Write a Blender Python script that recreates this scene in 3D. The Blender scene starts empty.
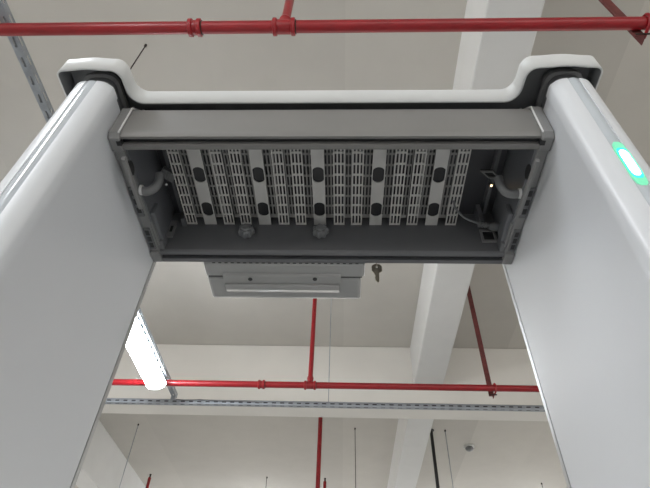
import bpy, bmesh, math, random
from mathutils import Matrix, Vector
random.seed(4)
scene = bpy.context.scene
COL = scene.collection

# ---------------------------------------------------------------- camera
F = 516.105                                  # focal length in pixels of the 650 x 488 frame
RM = Matrix(((0.99930311, -0.00580428, 0.03687293),
             (0.02174917, -0.71228533, -0.70155298),
             (0.03033606, 0.70186603, -0.7116627)))
CAM = Vector((0, 0, 1.3))
cd = bpy.data.cameras.new('camera'); cam = bpy.data.objects.new('camera', cd); COL.objects.link(cam)
cd.sensor_width = 36; cd.lens = F / 650 * 36; cd.clip_start = 0.02
cam.matrix_world = Matrix.Translation(CAM) @ RM.to_4x4()
scene.camera = cam

def at(u, v, **k):
    """pixel + one known coordinate -> world point"""
    d = RM @ Vector((u - 325, 244 - v, -F)); (a, val), = k.items(); i = 'xyz'.index(a)
    return CAM + d * ((val - CAM[i]) / d[i])

# ---------------------------------------------------------------- light
w = bpy.data.worlds.new('world'); scene.world = w; w.use_nodes = True
w.node_tree.nodes['Background'].inputs[0].default_value = (1.0, 0.965, 0.915, 1)
w.node_tree.nodes['Background'].inputs[1].default_value = 1.2
LAMP = 20.0                                  # strength of the strip lights
vs = scene.view_settings
vs.view_transform = 'Standard'; vs.look = 'None'; vs.exposure = 1.5; vs.gamma = 1; vs.use_curve_mapping = False

# ---------------------------------------------------------------- materials
def mat(name, col, rough=0.5, metal=0.0, noise=0.0, scale=8.0, bump=0.0, emit=None, strength=0.0, spec=0.5, coat=0.0, stretch=(1, 1, 1), col2=None):
    m = bpy.data.materials.new(name); m.use_nodes = True
    nt = m.node_tree; b = nt.nodes['Principled BSDF']
    b.inputs['Base Color'].default_value = (*col, 1); b.inputs['Roughness'].default_value = rough
    b.inputs['Metallic'].default_value = metal; b.inputs['Specular IOR Level'].default_value = spec
    b.inputs['Coat Weight'].default_value = coat
    if noise or bump:
        tc = nt.nodes.new('ShaderNodeTexCoord'); mp = nt.nodes.new('ShaderNodeMapping'); mp.inputs['Scale'].default_value = stretch
        nz = nt.nodes.new('ShaderNodeTexNoise'); nz.inputs['Scale'].default_value = scale; nz.inputs['Detail'].default_value = 6
        nt.links.new(tc.outputs['Object'], mp.inputs[0]); nt.links.new(mp.outputs[0], nz.inputs['Vector'])
        if noise:
            r = nt.nodes.new('ShaderNodeValToRGB')
            r.color_ramp.elements[0].position = 0.3; r.color_ramp.elements[1].position = 0.7
            c2 = col2 or tuple(c * (1 - noise) for c in col)
            r.color_ramp.elements[0].color = (*c2, 1); r.color_ramp.elements[1].color = (*col, 1)
            nt.links.new(nz.outputs['Fac'], r.inputs[0]); nt.links.new(r.outputs[0], b.inputs['Base Color'])
        if bump:
            bp = nt.nodes.new('ShaderNodeBump'); bp.inputs['Strength'].default_value = bump; bp.inputs['Distance'].default_value = 0.002
            nt.links.new(nz.outputs['Fac'], bp.inputs['Height']); nt.links.new(bp.outputs[0], b.inputs['Normal'])
    if emit:
        b.inputs['Emission Color'].default_value = (*emit, 1); b.inputs['Emission Strength'].default_value = strength
    return m
def slab_mat(name, a, b_):
    """painted concrete with the broad faint bands of the formwork boards"""
    m = mat(name, a, 0.85, noise=0.05, scale=3.0, bump=0.15)
    nt = m.node_tree; bs = nt.nodes['Principled BSDF']; src = bs.inputs['Base Color'].links[0].from_socket
    tc = nt.nodes.new('ShaderNodeTexCoord'); mp = nt.nodes.new('ShaderNodeMapping'); mp.inputs['Scale'].default_value = (0.95, 0.02, 0.02)
    vo = nt.nodes.new('ShaderNodeTexWhiteNoise'); vo.noise_dimensions = '1D'
    sx = nt.nodes.new('ShaderNodeSeparateXYZ'); fl = nt.nodes.new('ShaderNodeMath'); fl.operation = 'FLOOR'
    nt.links.new(tc.outputs['Object'], mp.inputs[0]); nt.links.new(mp.outputs[0], sx.inputs[0])
    nt.links.new(sx.outputs[0], fl.inputs[0]); nt.links.new(fl.outputs[0], vo.inputs['W'])
    mx = nt.nodes.new('ShaderNodeMix'); mx.data_type = 'RGBA'; mx.blend_type = 'MULTIPLY'; mx.inputs[0].default_value = 1
    rp = nt.nodes.new('ShaderNodeValToRGB'); rp.color_ramp.elements[0].color = (*b_, 1); rp.color_ramp.elements[1].color = (1, 1, 1, 1)
    nt.links.new(vo.outputs['Value'], rp.inputs[0]); nt.links.new(src, mx.inputs[6]); nt.links.new(rp.outputs[0], mx.inputs[7])
    nt.links.new(mx.outputs[2], bs.inputs['Base Color'])
    return m
M = {
 'ceiling': slab_mat('ceiling_paint', (0.57, 0.545, 0.50), (0.87, 0.87, 0.87)),
 'beam': mat('beam_paint', (0.655, 0.655, 0.645), 0.8, noise=0.04, scale=4, bump=0.1),
 'wall': mat('wall_paint', (0.72, 0.70, 0.66), 0.85, noise=0.05, scale=2, bump=0.1),
 'floor': mat('epoxy_floor', (0.52, 0.53, 0.53), 0.4, noise=0.08, scale=1.5),
 'panel': mat('panel_white', (0.64, 0.66, 0.69), 0.36, noise=0.03, scale=3, bump=0.02),
 'cover': mat('cover_white', (0.60, 0.61, 0.61), 0.38, noise=0.02, scale=5),
 'header': mat('header_grey', (0.195, 0.191, 0.185), 0.4, noise=0.05, scale=9),
 'cap': mat('end_cap_grey', (0.23, 0.23, 0.23), 0.45, noise=0.04, scale=12),
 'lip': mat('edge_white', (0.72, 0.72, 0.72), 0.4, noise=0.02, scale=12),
 'inner': mat('inner_dark_grey', (0.06, 0.06, 0.066), 0.5, noise=0.1, scale=10),
 'innerb': mat('inner_mid_grey', (0.14, 0.142, 0.15), 0.45, noise=0.08, scale=14),
 'lining': mat('lining_grey', (0.16, 0.166, 0.18), 0.4, noise=0.06, scale=14),
 'black': mat('black_plastic', (0.018, 0.018, 0.02), 0.5, noise=0.2, scale=20),
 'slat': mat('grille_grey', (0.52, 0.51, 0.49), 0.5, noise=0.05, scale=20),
 'slatb': mat('grille_shade_grey', (0.30, 0.295, 0.285), 0.55, noise=0.05, scale=20),  # darker copy of the grille grey, with the recess shade put in
 'box': mat('control_box_grey', (0.34, 0.34, 0.335), 0.25, noise=0.04, scale=14),
 'strip': mat('light_strip_plastic', (0.50, 0.54, 0.58), 0.16, noise=0.06, scale=30, coat=0.4),
 'trim': mat('edge_trim_metal', (0.55, 0.56, 0.57), 0.3, metal=0.7, noise=0.05, scale=20),
 'red': mat('red_pipe_paint', (0.29, 0.008, 0.013), 0.34, noise=0.35, scale=26, bump=0.2, stretch=(0.4, 1, 1), col2=(0.22, 0.005, 0.009)),
 'rust': mat('red_primer_steel', (0.15, 0.03, 0.028), 0.7, noise=0.5, scale=18, bump=0.3),
 'dark': mat('dark_steel', (0.05, 0.04, 0.035), 0.5, metal=0.5, noise=0.3, scale=30),
 'galv': mat('galvanised_steel', (0.36, 0.39, 0.43), 0.4, metal=0.3, noise=0.25, scale=14),
 'rod': mat('threaded_rod_steel', (0.20, 0.19, 0.18), 0.45, metal=0.6, noise=0.2, scale=60),
 'key': mat('key_brass_steel', (0.46, 0.42, 0.34), 0.35, metal=0.85, noise=0.2, scale=60),
 'white': mat('white_plastic', (0.80, 0.80, 0.79), 0.4, noise=0.03, scale=20),
 'tube': mat('grey_conduit', (0.19, 0.193, 0.198), 0.35, noise=0.05, scale=30),
 'lamp': mat('lamp_diffuser', (0.9, 0.9, 0.9), 0.4, noise=0.01, scale=4, emit=(0.90, 0.95, 1.0), strength=LAMP),
 'green': mat('green_lens_rim', (0.05, 0.6, 0.3), 0.3, noise=0.05, scale=40, emit=(0.01, 0.80, 0.30), strength=1.1),
 'greenc': mat('green_lens_core', (0.7, 1, 0.85), 0.3, noise=0.02, scale=40, emit=(0.62, 1.0, 0.80), strength=4.0),
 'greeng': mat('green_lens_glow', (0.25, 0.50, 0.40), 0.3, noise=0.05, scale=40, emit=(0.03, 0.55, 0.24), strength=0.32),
 'amber': mat('amber_pilot_lamp', (1, 0.6, 0.2), 0.3, noise=0.05, scale=40, emit=(1.0, 0.72, 0.35), strength=2.0),
}

# ---------------------------------------------------------------- builders
class MB:
    def __init__(s): s.v = []; s.f = []
    def add(s, vs, fs):
        o = len(s.v); s.v += [tuple(v) for v in vs]; s.f += [tuple(i + o for i in f) for f in fs]; return s
    def box(s, a, b):
        x0, y0, z0 = (min(a[i], b[i]) for i in range(3)); x1, y1, z1 = (max(a[i], b[i]) for i in range(3))
        return s.add([(x0,y0,z0),(x1,y0,z0),(x1,y1,z0),(x0,y1,z0),(x0,y0,z1),(x1,y0,z1),(x1,y1,z1),(x0,y1,z1)],
                     [(0,3,2,1),(4,5,6,7),(0,1,5,4),(1,2,6,5),(2,3,7,6),(3,0,4,7)])
    def prism(s, poly, fn, a, b):
        """polygon of 2D points swept from a to b; fn(p, q, t) -> xyz"""
        n = len(poly)
        return s.add([fn(p, q, a) for p, q in poly] + [fn(p, q, b) for p, q in poly],
                     [tuple(range(n))[::-1], tuple(range(n, 2*n))] + [(i, (i+1) % n, n + (i+1) % n, n + i) for i in range(n)])
    def tube(s, pts, r, n=14, cap=True):
        pts = [Vector(p) for p in pts]; rs = r if isinstance(r, (list, tuple)) else [r] * len(pts)
        ring = []; nrm = None
        for i, p in enumerate(pts):
            t = (pts[min(i+1, len(pts)-1)] - pts[max(i-1, 0)])
            if t.length < 1e-9: t = pts[-1] - pts[0]
            t.normalize()
            if nrm is None: nrm = t.orthogonal().normalized()
            nrm = (nrm - t * nrm.dot(t)).normalized(); bn = t.cross(nrm)
            ring.append([p + (nrm * math.cos(2*math.pi*k/n) + bn * math.sin(2*math.pi*k/n)) * rs[i] for k in range(n)])
        vs = [v for r_ in ring for v in r_]; fs = []
        for i in range(len(pts) - 1):
            for k in range(n):
                fs.append((i*n+k, i*n+(k+1) % n, (i+1)*n+(k+1) % n, (i+1)*n+k))
        if cap: fs += [tuple(range(n))[::-1], tuple(range((len(pts)-1)*n, len(pts)*n))]
        return s.add(vs, fs)
    def perf(s, us, vs_, holes, fn, t0, t1):
        """plate on a grid of breaks us x vs_ with the cells in `holes` left open; fn(u, v, t) -> xyz"""
        solid = lambda i, j: 0 <= i < len(us)-1 and 0 <= j < len(vs_)-1 and (i, j) not in holes
        for i in range(len(us)-1):
            for j in range(len(vs_)-1):
                if not solid(i, j): continue
                a, b, c, d = us[i], us[i+1], vs_[j], vs_[j+1]
                P = [fn(a,c,t0), fn(b,c,t0), fn(b,d,t0), fn(a,d,t0), fn(a,c,t1), fn(b,c,t1), fn(b,d,t1), fn(a,d,t1)]
                fs = [(3,2,1,0), (4,5,6,7)]
                if not solid(i, j-1): fs.append((0,1,5,4))
                if not solid(i+1, j): fs.append((1,2,6,5))
                if not solid(i, j+1): fs.append((2,3,7,6))
                if not solid(i-1, j): fs.append((3,0,4,7))
                s.add(P, fs)
        return s
    def mesh(s, name, smooth=None):
        me = bpy.data.meshes.new(name); me.from_pydata(s.v, [], s.f)
        bm = bmesh.new(); bm.from_mesh(me); bmesh.ops.remove_doubles(bm, verts=bm.verts, dist=1e-6)
        bmesh.ops.recalc_face_normals(bm, faces=bm.faces); bm.to_mesh(me); bm.free()
        if smooth:
            me.shade_smooth(); me.set_sharp_from_angle(angle=math.radians(smooth))
        return me
    def build(s, name, m, parent=None, smooth=None, bevel=0, segs=2):
        o = bpy.data.objects.new(name, s.mesh(name, smooth)); COL.objects.link(o)
        o.data.materials.append(M[m])
        if bevel:
            bv = o.modifiers.new('bevel', 'BEVEL'); bv.width = bevel; bv.segments = segs; bv.limit_method = 'ANGLE'; bv.angle_limit = math.radians(40)
        if parent: attach(o, parent)
        return o
def attach(o, parent):                       # shapes are written in world coordinates; only the Empties stand off the origin
    o.parent = parent
    if parent.type == 'EMPTY': o.matrix_parent_inverse = Matrix.Translation(-parent.location)
def tag(o, label, cat, group=None):
    o['label'] = label; o['category'] = cat
    if group: o['group'] = group
    return o
def thing(name, loc, label, cat, group=None):
    o = bpy.data.objects.new(name, None); COL.objects.link(o); o.location = loc; o.empty_display_size = 0.1
    return tag(o, label, cat, group)
def struct(o, label=None):
    o['kind'] = 'structure'
    if label: o['label'] = label
    return o
XZ = lambda p, q, t: (t, p, q)               # profile in (y, z), swept along x
XY = lambda p, q, t: (p, q, t)               # profile in (x, y), swept along z

# ---------------------------------------------------------------- the hall
ZC = 5.15                                    # ceiling
X0, X1, Y0, Y1 = -8.6, 10.6, -7.0, 15.5
struct(MB().box((X0, Y0, -0.2), (X1, Y1, 0)).build('floor', 'floor'), 'pale grey epoxy floor of the hall')
struct(MB().box((X0, Y0, ZC), (X1, Y1, ZC + 0.2)).build('ceiling', 'ceiling'), 'painted concrete ceiling slab between the beams')
def wall(name, a, b, along, holes):
    """wall box with window openings: holes are (from, to) along the wall, sill 1.0 to head 3.6"""
    i = 'xy'.index(along); br = sorted({a[i], b[i], *[t for h in holes for t in h]}); zs = [0, 1.0, 3.6, ZC]
    hs = {(k, 1) for k in range(len(br)-1) if any(abs(br[k]-h[0]) < 1e-6 for h in holes)}
    fn = (lambda u, v, t: (u, t, v)) if along == 'x' else (lambda u, v, t: (t, u, v))
    j = 1 - i
    struct(MB().perf(br, zs, hs, fn, a[j], b[j]).build(name, 'wall'), 'plain painted wall of the hall')
wall('wall_left', (X0-0.2, Y0), (X0, Y1), 'y', [(-5.5, -1.5), (0, 4), (7, 11)])
wall('wall_right', (X1, Y0), (X1+0.2, Y1), 'y', [(-5.5, -1.5), (1, 5), (8, 12)])
wall('wall_back', (X0, Y0-0.2), (X1, Y0), 'x', [(-6, -2), (0, 4), (6, 9)])
wall('wall_front', (X0, Y1), (X1, Y1+0.2), 'x', [(-7, -3), (-1.5, 2.5), (4.5, 9)])  # unseen window openings added here to light the far bay
def beam(name, a, b, label): return struct(MB().box(a, b).build(name, 'wall' if name == 'cross_beam' else 'beam', bevel=0.012), label)
YB0, YB1 = 5.66, 5.94
beam('ceiling_beam', (0.86, Y0, 4.59), (1.21, Y1, ZC), 'pale concrete beam running away under the ceiling')
beam('ceiling_beam', (-4.30, Y0, 4.37), (-3.95, Y1, ZC), 'deep pale concrete beam beyond the left gate panel')
beam('ceiling_beam', (6.2, Y0, 4.59), (6.55, Y1, ZC), 'pale concrete beam out to the right')
beam('cross_beam', (X0, YB0, 4.30), (X1, YB1, ZC), 'concrete cross beam behind the red pipe')
beam('cross_beam', (X0, -3.6, 4.30), (X1, -3.3, ZC), 'concrete cross beam behind the viewer')

# ---------------------------------------------------------------- the gate
XL, XR = -0.381, 0.327                       # inner faces of the two side panels
YF, YBK = 0.449, 0.742                       # header front and back
XM = (XL + XR) / 2
gate = thing('metal_detector_gate', (XM, 0.58, 0), 'white and grey walk-through metal detector gate seen from below', 'gate')

def arc(cx, cy, rx, ry, a0, a1, n):
    return [(cx + rx*math.cos(math.radians(a0+(a1-a0)*i/n)), cy + ry*math.sin(math.radians(a0+(a1-a0)*i/n))) for i in range(n+1)]
def side_panel(s, xin, yback, zl):
    """s = -1 left, +1 right; profile written with u = distance outward from the inner face"""
    T = 0.062
    yt = 0.391                                # nose tip
    prof = [(0, yback - 0.016), (0, 0.4265), (-0.0024, 0.4225), (-0.0024, 0.4065)]
    nose = [(-0.0012, 0.4025), (0.002, 0.3995), (0.006, 0.3960), (0.011, 0.3935), (0.017, 0.3920), (0.022, 0.3914), (0.0225, 0.3926)]
    prof += nose + [(T - u, y) for u, y in nose[::-1]] + [(T, 0.42), (T, yback - 0.016)]
    P = [(xin + s*u, y) for u, y in prof]
    o = MB().prism(P, XY, 0.0, 2.072).build('side_panel', 'panel', gate, smooth=40)
    # back edge trim and its dark seam
    MB().prism([(xin + s*0.002, yback-0.016), (xin + s*(T-0.002), yback-0.016), (xin + s*(T-0.002), yback-0.0132), (xin + s*0.002, yback-0.0132)], XY, 0.0, 2.071).build('seam', 'black', o)
    MB().prism([(xin, yback-0.0132), (xin + s*T, yback-0.0132), (xin + s*T, yback-0.003), (xin + s*(T-0.003), yback), (xin + s*0.003, yback), (xin, yback-0.003)], XY, 0.0, 2.071).build('edge_trim', 'trim', o, smooth=40)
    # light strip set in the nose
    u0, u1 = 0.0227, T - 0.0227
    sec = [(u0, 0.3935)] + [(u0 + (u1-u0)*i/8, 0.3925 - 0.0022*math.sin(math.pi*i/8)) for i in range(9)] + [(u1, 0.3935)]
    st = MB().prism([(xin + s*u, y) for u, y in sec], XY, 0.0, 2.0715)
    MB.build(st, 'light_strip', 'strip', o, smooth=50)
    if zl:
        za, zb = zl; um = (u0+u1)/2
        def pad(name, m, hw, z0, z1, lift):
            n = 10; pts = []
            for a in range(2*n):
                th = 2*math.pi*a/(2*n)
                pu = max(-1, min(1, 1.35*math.cos(th))); pz = max(-1, min(1, 1.12*math.sin(th)))
                pts.append((um + hw*pu, (z0+z1)/2 + (z1-z0)/2*pz))
            y = lambda u: 0.3902 - lift
            vs_ = [(xin + s*u, y(u), z) for u, z in pts] + [(xin + s*u, 0.3938, z) for u, z in pts]; k = 2*n
            MB().add(vs_, [tuple(range(k)), tuple(range(k, 2*k))] + [(i, (i+1) % k, k+(i+1) % k, k+i) for i in range(k)]).build(name, m, o)
        pad('indicator_glow', 'greeng', 0.0080, za-0.016, zb+0.016, 0.0001)
        pad('indicator_rim', 'green', 0.0078, za-0.002, zb+0.002, 0.0003)
        pad('indicator_light', 'greenc', 0.0056, za+0.0035, zb-0.0035, 0.0006)
    # collar under the cover
    def inset(d, y1): return [(d, y1), (d, 0.410+d*0.6), (d+0.004, 0.402+d*0.7), (d+0.009, 0.397+d*0.8), (d+0.018, 0.3945+d*0.9), (T-d-0.018, 0.3945+d*0.9), (T-d-0.009, 0.397+d*0.8), (T-d-0.004, 0.402+d*0.7), (T-d, 0.410+d*0.6), (T-d, y1)]
    MB().prism([(xin + s*u, y) for u, y in inset(0.006, yback-0.02)], XY, 2.071, 2.1265).build('neck', 'innerb', o, smooth=40)
    MB().prism([(xin + s*u, y) for u, y in inset(0.000, 0.47)], XY, 2.100, 2.108).build('collar', 'cap', o, smooth=40)
    return o
zA = at(637, 178, y=0.392).z; zB = at(613, 150, y=0.392).z
side_panel(-1, XL, 0.757, None)
side_panel(1, XR, 0.790, (zA, zB))

# top cover: plan outline with pads over the panels, open underneath
def cover():
    half = []                                 # from the outer back corner round to the middle front, u measured from the outer side inward
    def side(s, xo, W_):
        e = lambda u, y: (xo - s*u, y); k = W_ - 0.033
        pts = [e(0, 0.80)] + [e(0.013*(1-math.cos(math.radians(a))), 0.392-0.012*math.sin(math.radians(a))) for a in (0, 15, 30, 45, 60, 75, 90)]
        pts += [e(0.013 + k*t, 0.380 - 0.0025*math.sin(math.pi*t)**2) for t in [i/12 for i in range(1, 13)]]
        pts += [e(W_ - 0.020 + 0.020*math.sin(math.radians(a)), 0.380 + 0.022*(1-math.cos(math.radians(a)))) for a in (15, 30, 45, 60, 75)]
        pts += [e(W_ + 0.0225 - 0.022*math.cos(math.radians(a)), 0.4155 + 0.0245*math.sin(math.radians(a))) for a in (0, 15, 30, 45, 60, 75, 90)]
        return pts
    out = side(-1, -0.4755, 0.1095) + side(1, 0.4095, 0.1215)[::-1]
    mb = MB(); n = len(out); z0, z1 = 2.088, 2.130
    mb.add([(x, y, z0) for x, y in out] + [(x, y, z1) for x, y in out], [(i, (i+1) % n, n+(i+1) % n, n+i) for i in range(n)] + [tuple(range(n, 2*n))])
    o = mb.build('top_cover', 'cover', gate, smooth=35)
    bv = o.modifiers.new('bevel', 'BEVEL'); bv.width = 0.003; bv.segments = 2; bv.limit_method = 'ANGLE'; bv.angle_limit = math.radians(60)
    so = o.modifiers.new('solid', 'SOLIDIFY'); so.thickness = 0.003; so.offset = -1; o.data.materials.append(M['tube']); so.material_offset = 1; so.material_offset_rim = 0  # inside coloured darker to deepen the shade in the cover's cavity
cover()

# header: rails, walls, end caps
XA, XB = XL + 0.019, XR - 0.019
front = [(YF, 2.016), (YF, 2.078), (YF+0.004, 2.084), (YF+0.028, 2.118), (YF+0.031, 2.116), (YF+0.010, 2.080), (YF+0.010, 2.020), (YF+0.027, 2.020), (YF+0.027, 2.000), (YF+0.0175, 2.000), (YF+0.0175, 2.0095), (YF+0.0085, 2.0095), (YF+0.0085, 2.003), (YF+0.004, 2.003), (YF+0.001, 2.008)]
fr = MB().prism(front, XZ, XA-0.001, XB+0.001).build('front_rail', 'header', gate, smooth=30)
MB().box((XA-0.001, YF+0.0087, 2.0093), (XB+0.001, YF+0.0173, 2.0105)).build('rail_slot', 'black', fr)
back = [(0.713, 2.085), (0.713, 2.006), (0.716, 2.002), (0.722, 2.000), (0.722, 2.009), (0.733, 2.009), (0.733, 2.000), (YBK, 2.000), (YBK, 2.118), (0.716, 2.118)]
br = MB().prism(back, XZ, XA-0.001, XB+0.001).build('back_rail', 'innerb', gate, smooth=30)
MB().box((XA-0.001, 0.7222, 2.0085), (XB+0.001, 0.7328, 2.0100)).build('rail_slot', 'black', br)
MB().box((XA, YF+0.028, 2.118), (XB, YBK, 2.122)).build('header_top', 'inner', gate)

def end_cap(s, xin, pix):
    x = lambda u: xin - s*u                   # u inward from the panel face
    B = lambda u0, u1, y0, y1, z0, z1: MB().box((x(u0), y0, z0), (x(u1), y1, z1))
    prof = [(YF-0.003, 2.006), (YF-0.003, 2.080), (YF+0.026, 2.118), (0.746, 2.118), (0.746, 2.004), (0.740, 1.997), (0.712, 1.997), (0.712, 2.0025), (0.478, 2.0025), (0.478, 1.997), (YF+0.004, 1.997)]
    o = MB().prism(prof, lambda p, q, t: (x(t), p, q), 0.0005, 0.019).build('end_cap', 'cap', gate, bevel=0.002)
    MB().prism([(YF-0.0042, 2.004), (YF-0.0042, 2.080), (YF+0.020, 2.112), (YF+0.021, 2.110), (YF-0.002, 2.078), (YF-0.002, 2.004)], lambda p, q, t: (x(t), p, q), 0.0175, 0.0195).build('rim', 'lip', o)
    B(0.013, 0.0205, YF+0.0087, YF+0.0173, 1.9965, 2.006).build('slot_end', 'black', o)
    B(0.019, 0.022, 0.47, 0.712, 2.006, 2.118).build('lining', 'lining', o)
    # pale flange bar and the oval opening on the lining
    xl = x(0.023)
    (a, b), hole, tube, sw = pix
    pa, pb = at(*a, x=xl), at(*b, x=xl)
    d = (pb-pa).normalized(); n_ = Vector((0, -d.z, d.y)) * 0.0042
    MB().prism([((pa-n_).y, (pa-n_).z), ((pb-n_).y, (pb-n_).z), ((pb+n_).y, (pb+n_).z), ((pa+n_).y, (pa+n_).z)], lambda p, q, t: (x(t), p, q), 0.0218, 0.0285).build('bracket_flange', 'cap', o, bevel=0.001)
    pc = at(*hole, x=xl)
    MB().prism([(pc.y + 0.014*math.cos(2*math.pi*i/20), pc.z + 0.0105*math.sin(2*math.pi*i/20)) for i in range(20)], lambda p, q, t: (x(t), p, q), 0.0217, 0.0232).build('bracket_opening', 'black', o)
    # socket plates on the lower edge
    for y0, y1 in ((0.555, 0.622), (0.652, 0.706)):
        sp = MB().box((x(0.003), y0, 1.9995), (x(0.015), y1, 2.0035)).build('socket_plate', 'innerb', o)
        for k in range(3):
            yy = y0 + 0.005 + k*(y1-y0-0.006)/3
            MB().box((x(0.0055), yy, 1.9988), (x(0.0125), yy + 0.012, 2.0000)).build('socket_hole', 'black', sp)
    B(0.0215, 0.0300, 0.622, 0.695, 2.010, 2.040).build('terminal_block', 'lining', o, bevel=0.002)
    MB().box((x(0.0195), 0.640, 2.0035), (x(0.0235), 0.700, 2.012)).build('terminal_cover', 'cap', o, bevel=0.001)
    B(0.0195, 0.030, 0.690, 0.7125, 2.004, 2.030).build('corner_block', 'innerb', o, bevel=0.002)
    # switch plate on the back wall
    (sx0, sx1, sy0, sy1, fr_) = sw
    A_ = at(sx0, sy0, y=0.7100); C_ = at(sx1, sy1, y=0.7100); wx, wz = C_.x - A_.x, C_.z - A_.z
    MB().perf([A_.x, A_.x+wx*fr_, C_.x-wx*fr_, C_.x], [A_.z, A_.z+wz*fr_, C_.z-wz*fr_, C_.z], {(1, 1)}, lambda u, v, t: (u, t, v), 0.7100, 0.7132).build('switch_plate', 'cap', o)
    MB().box((A_.x+wx*fr_*0.9, 0.7118, A_.z+wz*fr_*0.9), (C_.x-wx*fr_*0.9, 0.7131, C_.z-wz*fr_*0.9)).build('switch_button', 'black', o)
    # curved conduit stub
    z0 = at(*tube[0], x=xl).z
    pts = [at(*tube[0], x=x(0.021))] + [at(u, v, z=z0+dz) for (u, v), dz in zip(tube[1:], (0.001, 0.006, 0.016, 0.032, 0.045))]
    fine = []
    for k in range(len(pts)-1):
        p0, p1, p2, p3 = pts[max(k-1, 0)], pts[k], pts[k+1], pts[min(k+2, len(pts)-1)]
        for t in (0, .25, .5, .75):
            fine.append(0.5*((2*p1) + (p2-p0)*t + (2*p0-5*p1+4*p2-p3)*t*t + (3*p1-p0-3*p2+p3)*t**3))
    fine.append(pts[-1])
    MB().tube(fine, 0.0078, 16).build('conduit', 'tube', o, smooth=50)
    c0 = at(*tube[0], x=x(0.022)); MB().tube([c0, c0 + Vector((-s*0.004, 0, 0))], 0.0092, 16).build('conduit_ring', 'lip', o, smooth=50)
    B(0.050, 0.058, 0.690, 0.7125, 2.07, 2.118).build('cavity_post', 'innerb', o)
    B(0.040, 0.046, 0.49, 0.70, 2.10, 2.118).build('cavity_rib', 'innerb', o)
    return o
capL = end_cap(-1, XL, (((122, 158), (140, 208)), (131.5, 168), ((140.5, 190), (147, 191.5), (154, 188.5), (158.5, 182), (160, 174)), (164.5, 178, 236.5, 220.5, 0.30)))
capR = end_cap(1, XR, (((539, 160), (519.5, 214)), (527.5, 172), ((520.5, 193.5), (511.5, 194), (504.5, 191), (500.5, 185), (498.5, 178)), (482.5, 494.5, 241.5, 229.5, 0.16)))

# ventilation grille: raised plain and perforated slats over recessed perforated ones
ZG = 2.078
gx = lambda u: at(u, 190, z=ZG).x
y0g, y1g = 0.492, 0.7120
xs0, xs4 = gx(202.8), gx(436.8); P = (xs4 - xs0) / 4
gl, gr = xs0 - 0.42*P, xs4 + 0.42*P
grille = MB().box((gl - 0.004, y0g, ZG+0.030), (gr + 0.004, y1g, ZG+0.033)).build('vent_grille', 'inner', gate)
PITCH = 0.0248
def slat_mesh(name, wdt, ncol, t, phase, len_):
    k = wdt / (ncol + 0.28); us = [-wdt/2]; 
    for c in range(ncol): us += [-wdt/2 + k*(0.40 + c) , -wdt/2 + k*(0.40 + c) + k*0.58]
    us += [wdt/2]
    vs_ = [0.0]; y = len_ - 0.0045 - phase
    rows = []
    while y - 0.0208 > 0.002: rows.append((y - 0.0208, y)); y -= PITCH
    for a, b in rows[::-1]: vs_ += [a, b]
    vs_ += [len_]
    holes = {(i, j) for i in range(1, len(us)-1, 2) for j in range(1, len(vs_)-1, 2)}
    return MB().perf(us, vs_, holes, lambda u, v, t_: (u, v, t_), 0, t).mesh(name)
L = y1g - y0g
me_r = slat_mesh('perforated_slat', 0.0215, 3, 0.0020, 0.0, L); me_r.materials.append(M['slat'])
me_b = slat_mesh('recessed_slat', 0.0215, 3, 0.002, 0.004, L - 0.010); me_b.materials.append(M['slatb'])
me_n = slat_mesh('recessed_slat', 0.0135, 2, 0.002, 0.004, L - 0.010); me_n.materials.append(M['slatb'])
def put(name, me, x, z):
    o = bpy.data.objects.new(name, me); COL.objects.link(o); o.parent = grille
    o.location = (x, y0g, z); return o
def plain_mesh():
    bm = bmesh.new(); wd = 0.0245
    loops = [[(-wd/2, 0), (wd/2, 0), (wd/2, L), (-wd/2, L)]]
    for cy in (at(318, 175, z=ZG).y - y0g, at(318, 209.5, z=ZG).y - y0g):
        lp = []
        for i in range(20):
            a = 2*math.pi*i/20
            lp.append((0.0106*max(-1, min(1, 1.12*math.cos(a))), cy + 0.0112*math.sin(a) + (0.0068 if math.sin(a) > 0 else -0.0068)))
        loops.append(lp)
    es = []
    for lp in loops:
        v = [bm.verts.new((x, y, 0)) for x, y in lp]
        es += [bm.edges.new((v[i], v[(i+1) % len(v)])) for i in range(len(v))]
    bmesh.ops.triangle_fill(bm, edges=es, use_beauty=True)
    ret = bmesh.ops.extrude_face_region(bm, geom=list(bm.faces))
    bmesh.ops.translate(bm, verts=[g for g in ret['geom'] if isinstance(g, bmesh.types.BMVert)], vec=(0, 0, 0.0020))
    bmesh.ops.recalc_face_normals(bm, faces=bm.faces)
    me = bpy.data.meshes.new('plain_slat'); bm.to_mesh(me); bm.free(); me.materials.append(M['slat']); return me
me_p = plain_mesh()
me_c = MB().box((-0.0118, 0.01, 0), (0.0118, L - 0.01, 0.002)).mesh('hole_backing'); me_c.materials.append(M['black'])
for i in range(5):
    x = xs0 + i*P
    put('plain_slat', me_p, x, ZG); put('hole_backing', me_c, x, ZG + 0.0032)
    for fr_ in ((-0.345, 0.345)):
        put('perforated_slat', me_r, x + fr_*P, ZG)
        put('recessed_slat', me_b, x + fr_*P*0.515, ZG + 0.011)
    if i < 4: put('recessed_slat', me_n, x + 0.5*P, ZG + 0.011)

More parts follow.
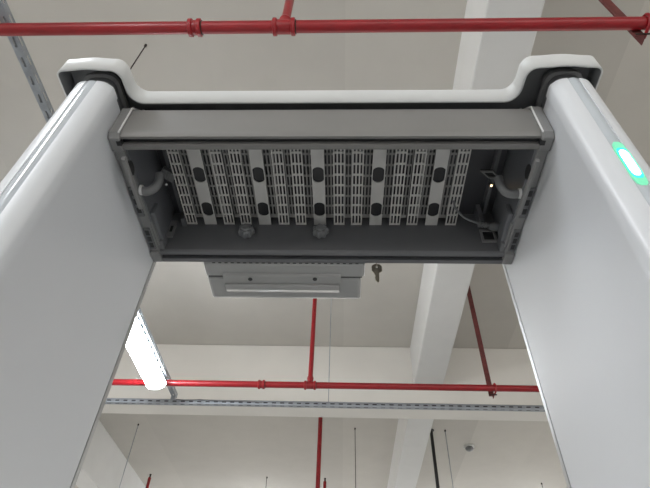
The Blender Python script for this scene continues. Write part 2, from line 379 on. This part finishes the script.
# star knobs that clamp the control box through the back wall
for u in (246.5, 320.5):
    c = at(u, 231.5, y=0.705)
    n = 48; ring = [(1 + 0.13*math.cos(7*2*math.pi*i/n)) for i in range(n)]
    mb = MB(); r0 = 0.0148
    secs = [(0.713, 0.75), (0.709, 0.98), (0.701, 1.0), (0.697, 0.93), (0.695, 0.80)]
    vs_ = []; fs = []
    for y, k in secs: vs_ += [(c.x + r0*k*ring[i]*math.cos(2*math.pi*i/n), y, c.z + r0*k*ring[i]*math.sin(2*math.pi*i/n)) for i in range(n)]
    for a in range(len(secs)-1): fs += [(a*n+i, a*n+(i+1) % n, (a+1)*n+(i+1) % n, (a+1)*n+i) for i in range(n)]
    fs.append(tuple(range((len(secs)-1)*n, len(secs)*n)))
    kn = mb.add(vs_, fs).build('clamp_knob', 'tube', gate, smooth=40)
    MB().tube([(c.x, 0.6955, c.z), (c.x, 0.691, c.z)], [0.009, 0.0075], 24).build('knob_hub', 'tube', kn, smooth=40)

# loose fittings in the left and right ends of the cavity
def bar_between(p, q, wd, th, name, m, parent, up=Vector((0, 0, 1))):
    p, q = Vector(p), Vector(q); d = (q - p).normalized(); s_ = d.cross(up).normalized() * wd/2; u_ = s_.cross(d).normalized() * th/2
    vs_ = [p-s_-u_, p+s_-u_, p+s_+u_, p-s_+u_, q-s_-u_, q+s_-u_, q+s_+u_, q-s_+u_]
    return MB().add(vs_, [(0,3,2,1),(4,5,6,7),(0,1,5,4),(1,2,6,5),(2,3,7,6),(3,0,4,7)]).build(name, m, parent, bevel=0.0008)
ZK = 2.092
pl = bar_between(at(161.5, 170.5, z=ZK), at(175, 178, z=ZK), 0.021, 0.010, 'cable_plug', 'tube', gate)
for k in range(3):
    a_ = at(167 + 2.4*k, 170.5 + 1.4*k, z=ZK-0.0055); b_ = at(165.5 + 2.4*k, 176.5 + 1.4*k, z=ZK-0.0055)
    bar_between(a_, b_, 0.0014, 0.001, 'grip_rib', 'cap', pl)
MB().tube([at(166.5, 184.5, z=ZK), at(166.5, 184.5, z=ZK+0.004)], 0.0022, 12).build('screw', 'lip', gate)
fr2 = MB()
q = [at(480.5, 171.5, z=ZK), at(493, 171.5, z=ZK), at(501, 179, z=ZK), at(489, 179, z=ZK)]
def shrink(q, k): c = sum(q, Vector())/4; return [c + (v-c)*k for v in q]
q2 = shrink(q, 0.68); z_ = Vector((0, 0, 0.004))
fr2.add(q + q2 + [v+z_ for v in q] + [v+z_ for v in q2], [(i, (i+1) % 4, 4+(i+1) % 4, 4+i) for i in range(4)] + [(8+i, 8+(i+1) % 4, 12+(i+1) % 4, 12+i) for i in range(4)] + [(i, (i+1) % 4, 8+(i+1) % 4, 8+i) for i in range(4)] + [(4+i, 4+(i+1) % 4, 12+(i+1) % 4, 12+i) for i in range(4)])
fb = fr2.build('cable_bracket', 'cap', gate)
MB().add([v+z_*1.2 for v in q] + [v+z_*1.6 for v in q], [(0,1,2,3),(7,6,5,4)] + [(i, (i+1) % 4, 4+(i+1) % 4, 4+i) for i in range(4)]).build('bracket_opening', 'black', fb)
c = at(491.3, 185.5, z=2.095)
pb = MB().tube([c + Vector((0, 0, 0.006)), c], 0.004, 14).build('pilot_lamp_base', 'inner', gate)
MB().tube([c, c + Vector((0, 0, -0.002))], [0.0022, 0.0015], 14).build('pilot_lamp', 'amber', pb)
# cable with ribbed strain relief
ZW = 2.058
cp = [at(u, v, z=ZW) for u, v in ((455, 208), (459, 213), (464, 217.5), (470, 220.5), (476, 222.5), (482, 224.5))]
cb = MB().tube([cp[0] + Vector((0, 0, 0.022))] + cp, 0.0021, 10).build('signal_cable', 'tube', gate, smooth=50)
a_, b_ = at(478, 224, z=ZW), at(490, 226, z=ZW); pts = []; rs = []
for k in range(17):
    pts.append(a_.lerp(b_, k/16)); rs.append((0.0034 if k % 4 < 2 else 0.0055) + 0.0012*k/16)
MB().tube(pts, rs, 14).build('strain_relief', 'tube', cb, smooth=30)
MB().tube([at(489, 226, z=ZW), at(493, 226.5, z=ZW), at(503, 228, z=ZW), at(508, 229, z=ZW)], [0.0065, 0.0088, 0.0088, 0.0066], 14).build('plug_body', 'tube', cb, smooth=50)

# control box on the outer back of the header
ub = lambda u: at(u, 265, z=2.0).x
bx0, bx1 = ub(203.6), ub(364.6); by0, by1 = YBK + 0.001, 0.860
ys = at(284, 278, z=1.998).y
body = [(by0, 2.004), (by0 + 0.004, 1.999), (ys, 1.999), (ys, 2.09), (by0, 2.09)]
cbx = MB().prism([(by0, 2.003), (by0+0.006, 1.9985), (ys-0.0012, 1.9985), (ys-0.0012, 2.095), (by0, 2.095)], XZ, bx0, bx1).build('control_box', 'box', gate, bevel=0.006, segs=3)
MB().prism([(ys+0.0004, 1.997), (by1-0.010, 1.997), (by1, 2.006), (by1+0.004, 2.095), (ys+0.0004, 2.095)], XZ, bx0+0.0015, bx1-0.0065).build('front_shell', 'box', cbx, bevel=0.006, segs=3)
MB().box((bx0+0.004, ys-0.0015, 2.001), (bx1-0.004, ys+0.0008, 2.09)).build('shell_seam', 'black', cbx)
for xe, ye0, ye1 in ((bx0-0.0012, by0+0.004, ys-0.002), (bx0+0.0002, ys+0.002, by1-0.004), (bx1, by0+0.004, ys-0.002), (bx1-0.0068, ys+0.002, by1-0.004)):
    MB().box((xe, ye0, 2.0035), (xe+0.0014, ye1, 2.085)).build('side_highlight', 'lip', cbx)  # pale strips carry the highlight along the box edges as colour
# stepped handle moulding under the box
hx0, hx1 = at(224, 282, z=1.993).x, at(341, 282, z=1.993).x
yh0, yh1, yh2, yh3 = (at(284, v, z=1.993).y for v in (276, 283.5, 288, 293.5))
MB().prism([(yh0-0.002, 1.9990), (yh0, 1.9925), (yh1, 1.9925), (yh1+0.001, 1.9990)], XZ, hx0, hx1).build('screw_ledge', 'box', cbx, bevel=0.0012)
MB().prism([(yh1+0.0005, 1.9990), (yh1+0.002, 1.9890), (yh2, 1.9875), (yh3-0.004, 1.9935), (yh3, 1.9990)], XZ, hx0+0.001, hx1-0.003).build('handle_moulding', 'box', cbx, bevel=0.0015)
for u in (250.5, 315):
    c = at(u, 276.5, z=1.9975)
    sc = MB().tube([(c.x, c.y+0.002, 1.9985), (c.x, c.y+0.002, 1.9912)], 0.0045, 16).build('screw', 'black', cbx)
MB().perf([bx0 + 0.012 + (bx1-bx0-0.024)*i/48 for i in range(49)], [by0+0.0012, by0+0.0030], {(i, 0) for i in range(0, 48, 2)}, XY, 2.0005, 2.0012).build('vent_row', 'black', cbx)

# key hanging behind the rail
kc = at(376.5, 262, y=YBK+0.006)
kx, ky, kz = kc.x, YBK + 0.006, kc.z
key = thing('key', (kx, ky, kz-0.040), 'small flat metal key hanging under the header beside the control box', 'key')
def key_bow():
    bm = bmesh.new(); n = 20
    outer = []
    for i in range(n):
        a = 2*math.pi*i/n; outer.append((0.0098*math.cos(a)*(1 + 0.16*abs(math.sin(2*a))), 0.0112*math.sin(a)*(1 + 0.16*abs(math.sin(2*a)))))
    inner = [(0.0026*math.cos(2*math.pi*i/12), 0.0045 + 0.0030*math.sin(2*math.pi*i/12)) for i in range(12)]
    es = []
    for lp in (outer, inner):
        v = [bm.verts.new((x, 0, z)) for x, z in lp]; es += [bm.edges.new((v[i], v[(i+1) % len(v)])) for i in range(len(v))]
    bmesh.ops.triangle_fill(bm, edges=es, use_beauty=True)
    ret = bmesh.ops.extrude_face_region(bm, geom=list(bm.faces))
    bmesh.ops.translate(bm, verts=[g for g in ret['geom'] if isinstance(g, bmesh.types.BMVert)], vec=(0, 0.0018, 0))
    bmesh.ops.recalc_face_normals(bm, faces=bm.faces)
    me = bpy.data.meshes.new('bow'); bm.to_mesh(me); bm.free(); me.materials.append(M['key']); return me
o = bpy.data.objects.new('bow', key_bow()); COL.objects.link(o); o.parent = key; o.location = (0, 0, 0.040-0.0175)
bl = [(-0.0036, -0.021), (-0.0036, -0.026), (-0.0022, -0.028), (-0.0022, -0.031), (-0.0032, -0.033), (-0.0020, -0.036), (-0.0028, -0.038), (-0.0014, -0.041), (0.0008, -0.044), (0.0022, -0.041), (0.0026, -0.021)]
MB().prism([(kx+p*1.6, kz+q_*1.2-0.001) for p, q_ in bl], lambda p, q_, t: (p, t, q_), ky+0.0001, ky+0.0017).build('blade', 'key', key)
rg = [(kx, ky + 0.0009 + 0.0045*math.sin(a), kz - 0.0062 + 0.0055*math.cos(a)) for a in [2*math.pi*i/16 for i in range(17)]]
MB().tube(rg, 0.0007, 8, cap=False).build('ring', 'key', key, smooth=60)
MB().tube([(kx, YBK-0.001, kz-0.0005), (kx, ky+0.003, kz-0.0005)], 0.0013, 10).build('hook', 'dark', gate)

# ---------------------------------------------------------------- fire pipes
ZP, RP = 3.80, 0.030
def pipe_run(label, y, x0, x1, cx, tx, rtop, extra):
    t = thing('sprinkler_pipe', ((x0+x1)/2, y, ZP), label, 'pipe', 'red sprinkler pipes under the ceiling')
    MB().tube([(x0, y, ZP), (x1, y, ZP)], RP, 28).build('pipe', 'red', t, smooth=50)
    def coupling(x, half):
        o = MB().tube([(x-half, y, ZP), (x-half+0.004, y, ZP), (x+half-0.004, y, ZP), (x+half, y, ZP)], [RP*1.10, RP*1.16, RP*1.16, RP*1.10], 28).build('coupling', 'red', t, smooth=30)
        for s in (-1, 1):
            xx = x + s*half
            MB().tube([(xx-0.011, y, ZP), (xx-0.008, y, ZP), (xx+0.008, y, ZP), (xx+0.011, y, ZP)], [RP*1.22, RP*1.42, RP*1.42, RP*1.22], 28).build('collar_ring', 'red', o, smooth=30)
        MB().tube([(x+half+0.011, y, ZP), (x+half+0.015, y, ZP)], RP*1.12, 28).build('gasket', 'dark', o)
    coupling(cx, 0.021)
    coupling(tx, 0.044)
    MB().tube([(tx, y, ZP), (tx, y, ZP+0.060), (tx, y, ZP+0.066), (tx, y, ZP+0.086)], [RP*0.95, RP*0.95, RP*1.05, RP*0.95], 24).build('tee_branch', 'red', t, smooth=30)
    MB().tube([(tx, y, ZP+0.07), (tx, y, rtop)], 0.0225, 20).build('riser', 'red', t, smooth=50)
    MB().tube([(tx, y, rtop), (tx, y, rtop+0.03), (tx, y, rtop+0.05)], [0.012, 0.012, 0.02], 14).build('sprinkler_head', 'dark', t, smooth=50)
    for x in extra: coupling(x, 0.02)
    return t
yp1, yp2 = 0.996, 4.318
pipe_run('red sprinkler pipe crossing above the near side of the gate, with a tee', yp1, -8.2, 10.2, -0.728, -0.295, 4.95, [])
pipe_run('red sprinkler pipe crossing between the panels in front of the cross beam', yp2, -8.2, 10.2, -0.765, -0.310, 4.97, [])
def hanger(label, x, y, zb):
    t = thing('pipe_hanger', (x, y, zb), label, 'bracket', 'red angle steel pipe hangers')
    MB().prism([(x-0.024, y), (x+0.024, y), (x+0.024, y+0.046), (x+0.020, y+0.046), (x+0.020, y+0.004), (x-0.024, y+0.004)], XY, zb, ZC).build('angle_bar', 'rust', t)
    pts = []
    yc = y - 0.0305
    for i in range(19):
        a = math.radians(-10 + 200*i/18); pts.append((x + 0.034, yc - 0.0395*math.sin(a), ZP + 0.0395*math.cos(a)))
    pts = [(x+0.034, y+0.02, ZP+0.0395)] + pts + [(x+0.034, y+0.02, ZP-0.0395)]
    ub_ = MB().tube(pts, 0.0080, 10).build('u_bolt', 'red', t, smooth=50)
    MB().tube([(x+0.034, y+0.012, ZP-0.036), (x+0.034, y+0.024, ZP-0.036)], 0.010, 6).build('nut', 'dark', ub_)
    MB().box((x-0.02, y-0.004, ZP-0.056), (x+0.05, y, ZP-0.044)).build('clamp_plate', 'dark', t)
hx1 = at(635, 33, z=3.76)
hanger('rust red angle steel hanger on the near pipe at the right corner', 1.375, yp1+0.031, 3.735)
hanger('rust red angle steel hanger dropping to the far pipe beside the beam', 1.362, yp2+0.031, 3.735)

# ---------------------------------------------------------------- slotted struts, rods
def strut(name, label, a, b, along, zb, wd, ht, n):
    """slotted U channel, open on top, along x or y from a to b at cross position c"""
    (p0, c), p1 = a, b
    k = (p1-p0)/n; us = [p0]
    for i in range(n): us += [p0 + k*(i+0.25), p0 + k*(i+0.75)]
    us += [p1]
    hs = {(i, 1) for i in range(1, len(us)-1, 2)}
    F3 = (lambda u, w_, z: (u, w_, z)) if along == 'x' else (lambda u, w_, z: (w_, u, z))
    t = thing(name, F3((p0+p1)/2, c, zb), label, 'strut', 'slotted steel struts')
    th = 0.0025
    MB().perf(us, [c-wd/2, c-wd*0.16, c+wd*0.16, c+wd/2], hs, lambda u, v, q_: F3(u, v, q_), zb, zb+th).build('slotted_base', 'galv', t)
    for s in (-1, 1):
        MB().perf(us, [zb+th, zb+ht*0.36, zb+ht*0.66, zb+ht], hs, lambda u, v, q_: F3(u, q_, v), c+s*wd/2, c+s*(wd/2-th)).build('slotted_flange', 'galv', t)
    for s in (-1, 1):
        MB().box(F3(p0, c+s*wd/2, zb+ht), F3(p1, c+s*(wd/2-0.012), zb+ht-th)).build('lip', 'galv', t)
    return t
ZS = 3.845                                   # strut along the hall, above the pipes
XS = -1.684
ZT = 3.76                                    # strut across, below it
YS = 4.65
strut('slotted_strut', 'galvanised slotted strut running away above the left panel, carrying lamps', (-6.8, XS), YS+0.03, 'y', ZS, 0.046, 0.044, 110)
cross = strut('slotted_strut', 'galvanised slotted strut crossing in front of the cross beam', (-8.4, YS), 10.4, 'x', ZT, 0.044, 0.044, 230)
MB().box((-8.4, YS-0.0185, ZT+0.004), (10.4, YS+0.0185, ZT+0.034)).build('slot_shade', 'black', cross)  # black core added inside the channel so its slots read as shaded
for xx in (XS,):
    MB().box((xx-0.02, YS-0.02, ZT+0.044), (xx+0.02, YS+0.02, ZS)).build('joint_clip', 'galv', cross)
def rod(label, x, y, z0, z1, r=0.005, m='rod', anchor=True):
    t = thing('hanger_rod', (x, y, z0), label, 'rod', 'thin rods hanging from the ceiling')
    MB().tube([(x, y, z0), (x, y, z1)], r, 10).build('rod', m, t, smooth=60)
    if anchor:
        MB().tube([(x, y, z1-0.025), (x, y, z1)], r*2.2, 6).build('anchor_nut', 'dark', t)
pr = at(146, 45, z=ZC)
rod('dark threaded rod standing up behind the left end of the gate cover', pr.x, pr.y, 3.45, ZC, 0.0045, 'dark')
pr = at(329, 380, y=YS)
rod('thin rod above the crossing strut, right of the vertical red riser', pr.x, YS, ZT+0.003, ZC, 0.004, 'galv')
for (u, v, lab, r, m) in ((355, 428, 'thin rod in the far bay left of the beam', 0.006, 'rod'),
                          (445, 430, 'thin grey rod in the far bay beside the black pipe', 0.006, 'galv'),
                          (138.5, 424, 'thin grey rod in the far bay near the left panel', 0.006, 'galv'),
                          (267, 477, 'short thin rod at the bottom edge left of the red riser', 0.006, 'rod'),
                          (541.5, 483, 'short thin rod at the bottom edge beside the right panel', 0.006, 'rod')):
    p_ = at(u, v, z=ZC); rod(lab, p_.x, p_.y, 3.0, ZC, r, m)
p_ = at(431, 430, z=ZC)
t = thing('drop_pipe', (p_.x, p_.y, 3.0), 'black drop pipe in the far bay at the right side of the beam', 'pipe')
MB().tube([(p_.x, p_.y, 3.0), (p_.x, p_.y, ZC)], 0.026, 16).build('pipe', 'black', t, smooth=50)
MB().tube([(p_.x, p_.y, ZC-0.012), (p_.x, p_.y, ZC)], 0.05, 16).build('flange', 'black', t, smooth=40)
def far_riser(u, v, y, label, r):
    p_ = at(u, v, y=y)
    t = thing('sprinkler_riser', (p_.x, y, 3.0), label, 'pipe', 'red vertical risers in the far bay')
    zt = min(p_.z, 5.02)
    MB().tube([(p_.x, y, 3.0), (p_.x, y, zt - 0.06)], r, 18).build('riser', 'red', t, smooth=50)
    MB().tube([(p_.x, y, zt-0.06), (p_.x, y, zt-0.02), (p_.x, y, zt)], [0.014, 0.014, 0.022], 12).build('sprinkler_head', 'dark', t, smooth=50)
far_riser(321, 405, 7.0, 'red vertical pipe in the far bay below the cross beam', 0.030)
far_riser(325, 478, 9.70, 'short red pipe end with a sprinkler, right beside the long riser', 0.028)
far_riser(151, 473, 9.70, 'short red pipe end with a sprinkler near the left panel', 0.028)
# loose wire lying along the crossing strut
wp = [at(u, v, y=YS-0.03) for u, v in ((176, 399), (185, 400.5), (200, 399.5), (222, 401), (245, 401), (262, 402.5))]
tag(MB().tube([p_ for p_ in wp], 0.004, 8).build('loose_wire', 'tube', smooth=60), 'thin grey wire lying loosely along the crossing strut', 'wire')
# smoke detector
p_ = at(469, 446, z=ZC)
t = thing('smoke_detector', (p_.x, p_.y, ZC), 'small round white smoke detector on the far ceiling', 'detector')
MB().tube([(p_.x, p_.y, ZC), (p_.x, p_.y, ZC-0.022)], 0.085, 28).build('base', 'white', t, smooth=40)
MB().tube([(p_.x, p_.y, ZC-0.022), (p_.x, p_.y, ZC-0.04), (p_.x, p_.y, ZC-0.075), (p_.x, p_.y, ZC-0.085)], [0.055, 0.07, 0.05, 0.02], 28).build('dome', 'tube', t, smooth=40)

# ---------------------------------------------------------------- strip lights
def lamp(x, y, label, rz=0):
    t = thing('strip_light', (x, y, 3.67), label, 'lamp', 'strip lights under the struts')
    h = 0.60; W = 0.095
    cz = 3.735
    MB().prism([(x-0.050, 3.780), (x+0.050, 3.780), (x+0.050, 3.803), (x-0.050, 3.803)], lambda p, q_, tt: (p, tt, q_), y-h, y+h).build('housing', 'white', t)
    sec = [(x + (W-0.004)*math.cos(math.radians(a)), cz - 0.060*math.sin(math.radians(a))) for a in range(-48, 229, 12)]
    MB().prism(sec, lambda p, q_, tt: (p, tt, q_), y-h+0.012, y+h-0.012).build('diffuser', 'lamp', t, smooth=40)
    for s in (-1, 1):
        MB().prism([(x + W*math.cos(math.radians(a)), cz - 0.064*math.sin(math.radians(a))) for a in range(-48, 229, 12)], lambda p, q_, tt: (p, tt, q_), y+s*h, y+s*(h-0.014)).build('end_cap', 'white', t, smooth=40)
        MB().box((x-0.015, y+s*0.4-0.012, 3.803), (x+0.015, y+s*0.4+0.012, ZS)).build('clip', 'galv', t)
XS = -1.725
lamp(XS, 3.63, 'glowing white strip light in the gap beside the left panel')
for y, lab in ((-0.75, 'strip light above the left panel, just outside the picture'), (-4.0, 'strip light behind the viewer on the left strut')):
    lamp(XS, y, lab)
XS2 = 3.4
strut('slotted_strut', 'galvanised slotted strut out of the picture to the right', (-6.8, XS2), 0.2, 'y', ZS, 0.046, 0.044, 60)
for y, lab in ((-4.2, 'strip light on the right strut, behind the viewer'),):
    lamp(XS2, y, lab)
for x, lab in ((-1.7, 'strip light of the far bay, below the picture on the left'), (3.6, 'strip light of the far bay, below the picture on the right')):  # unseen lamps and their struts, added to brighten the far bay
    strut('slotted_strut', lab.replace('strip light', 'slotted strut'), (10.2, x), 13.4, 'y', ZS, 0.046, 0.044, 40)
    lamp(x, 11.5, lab)
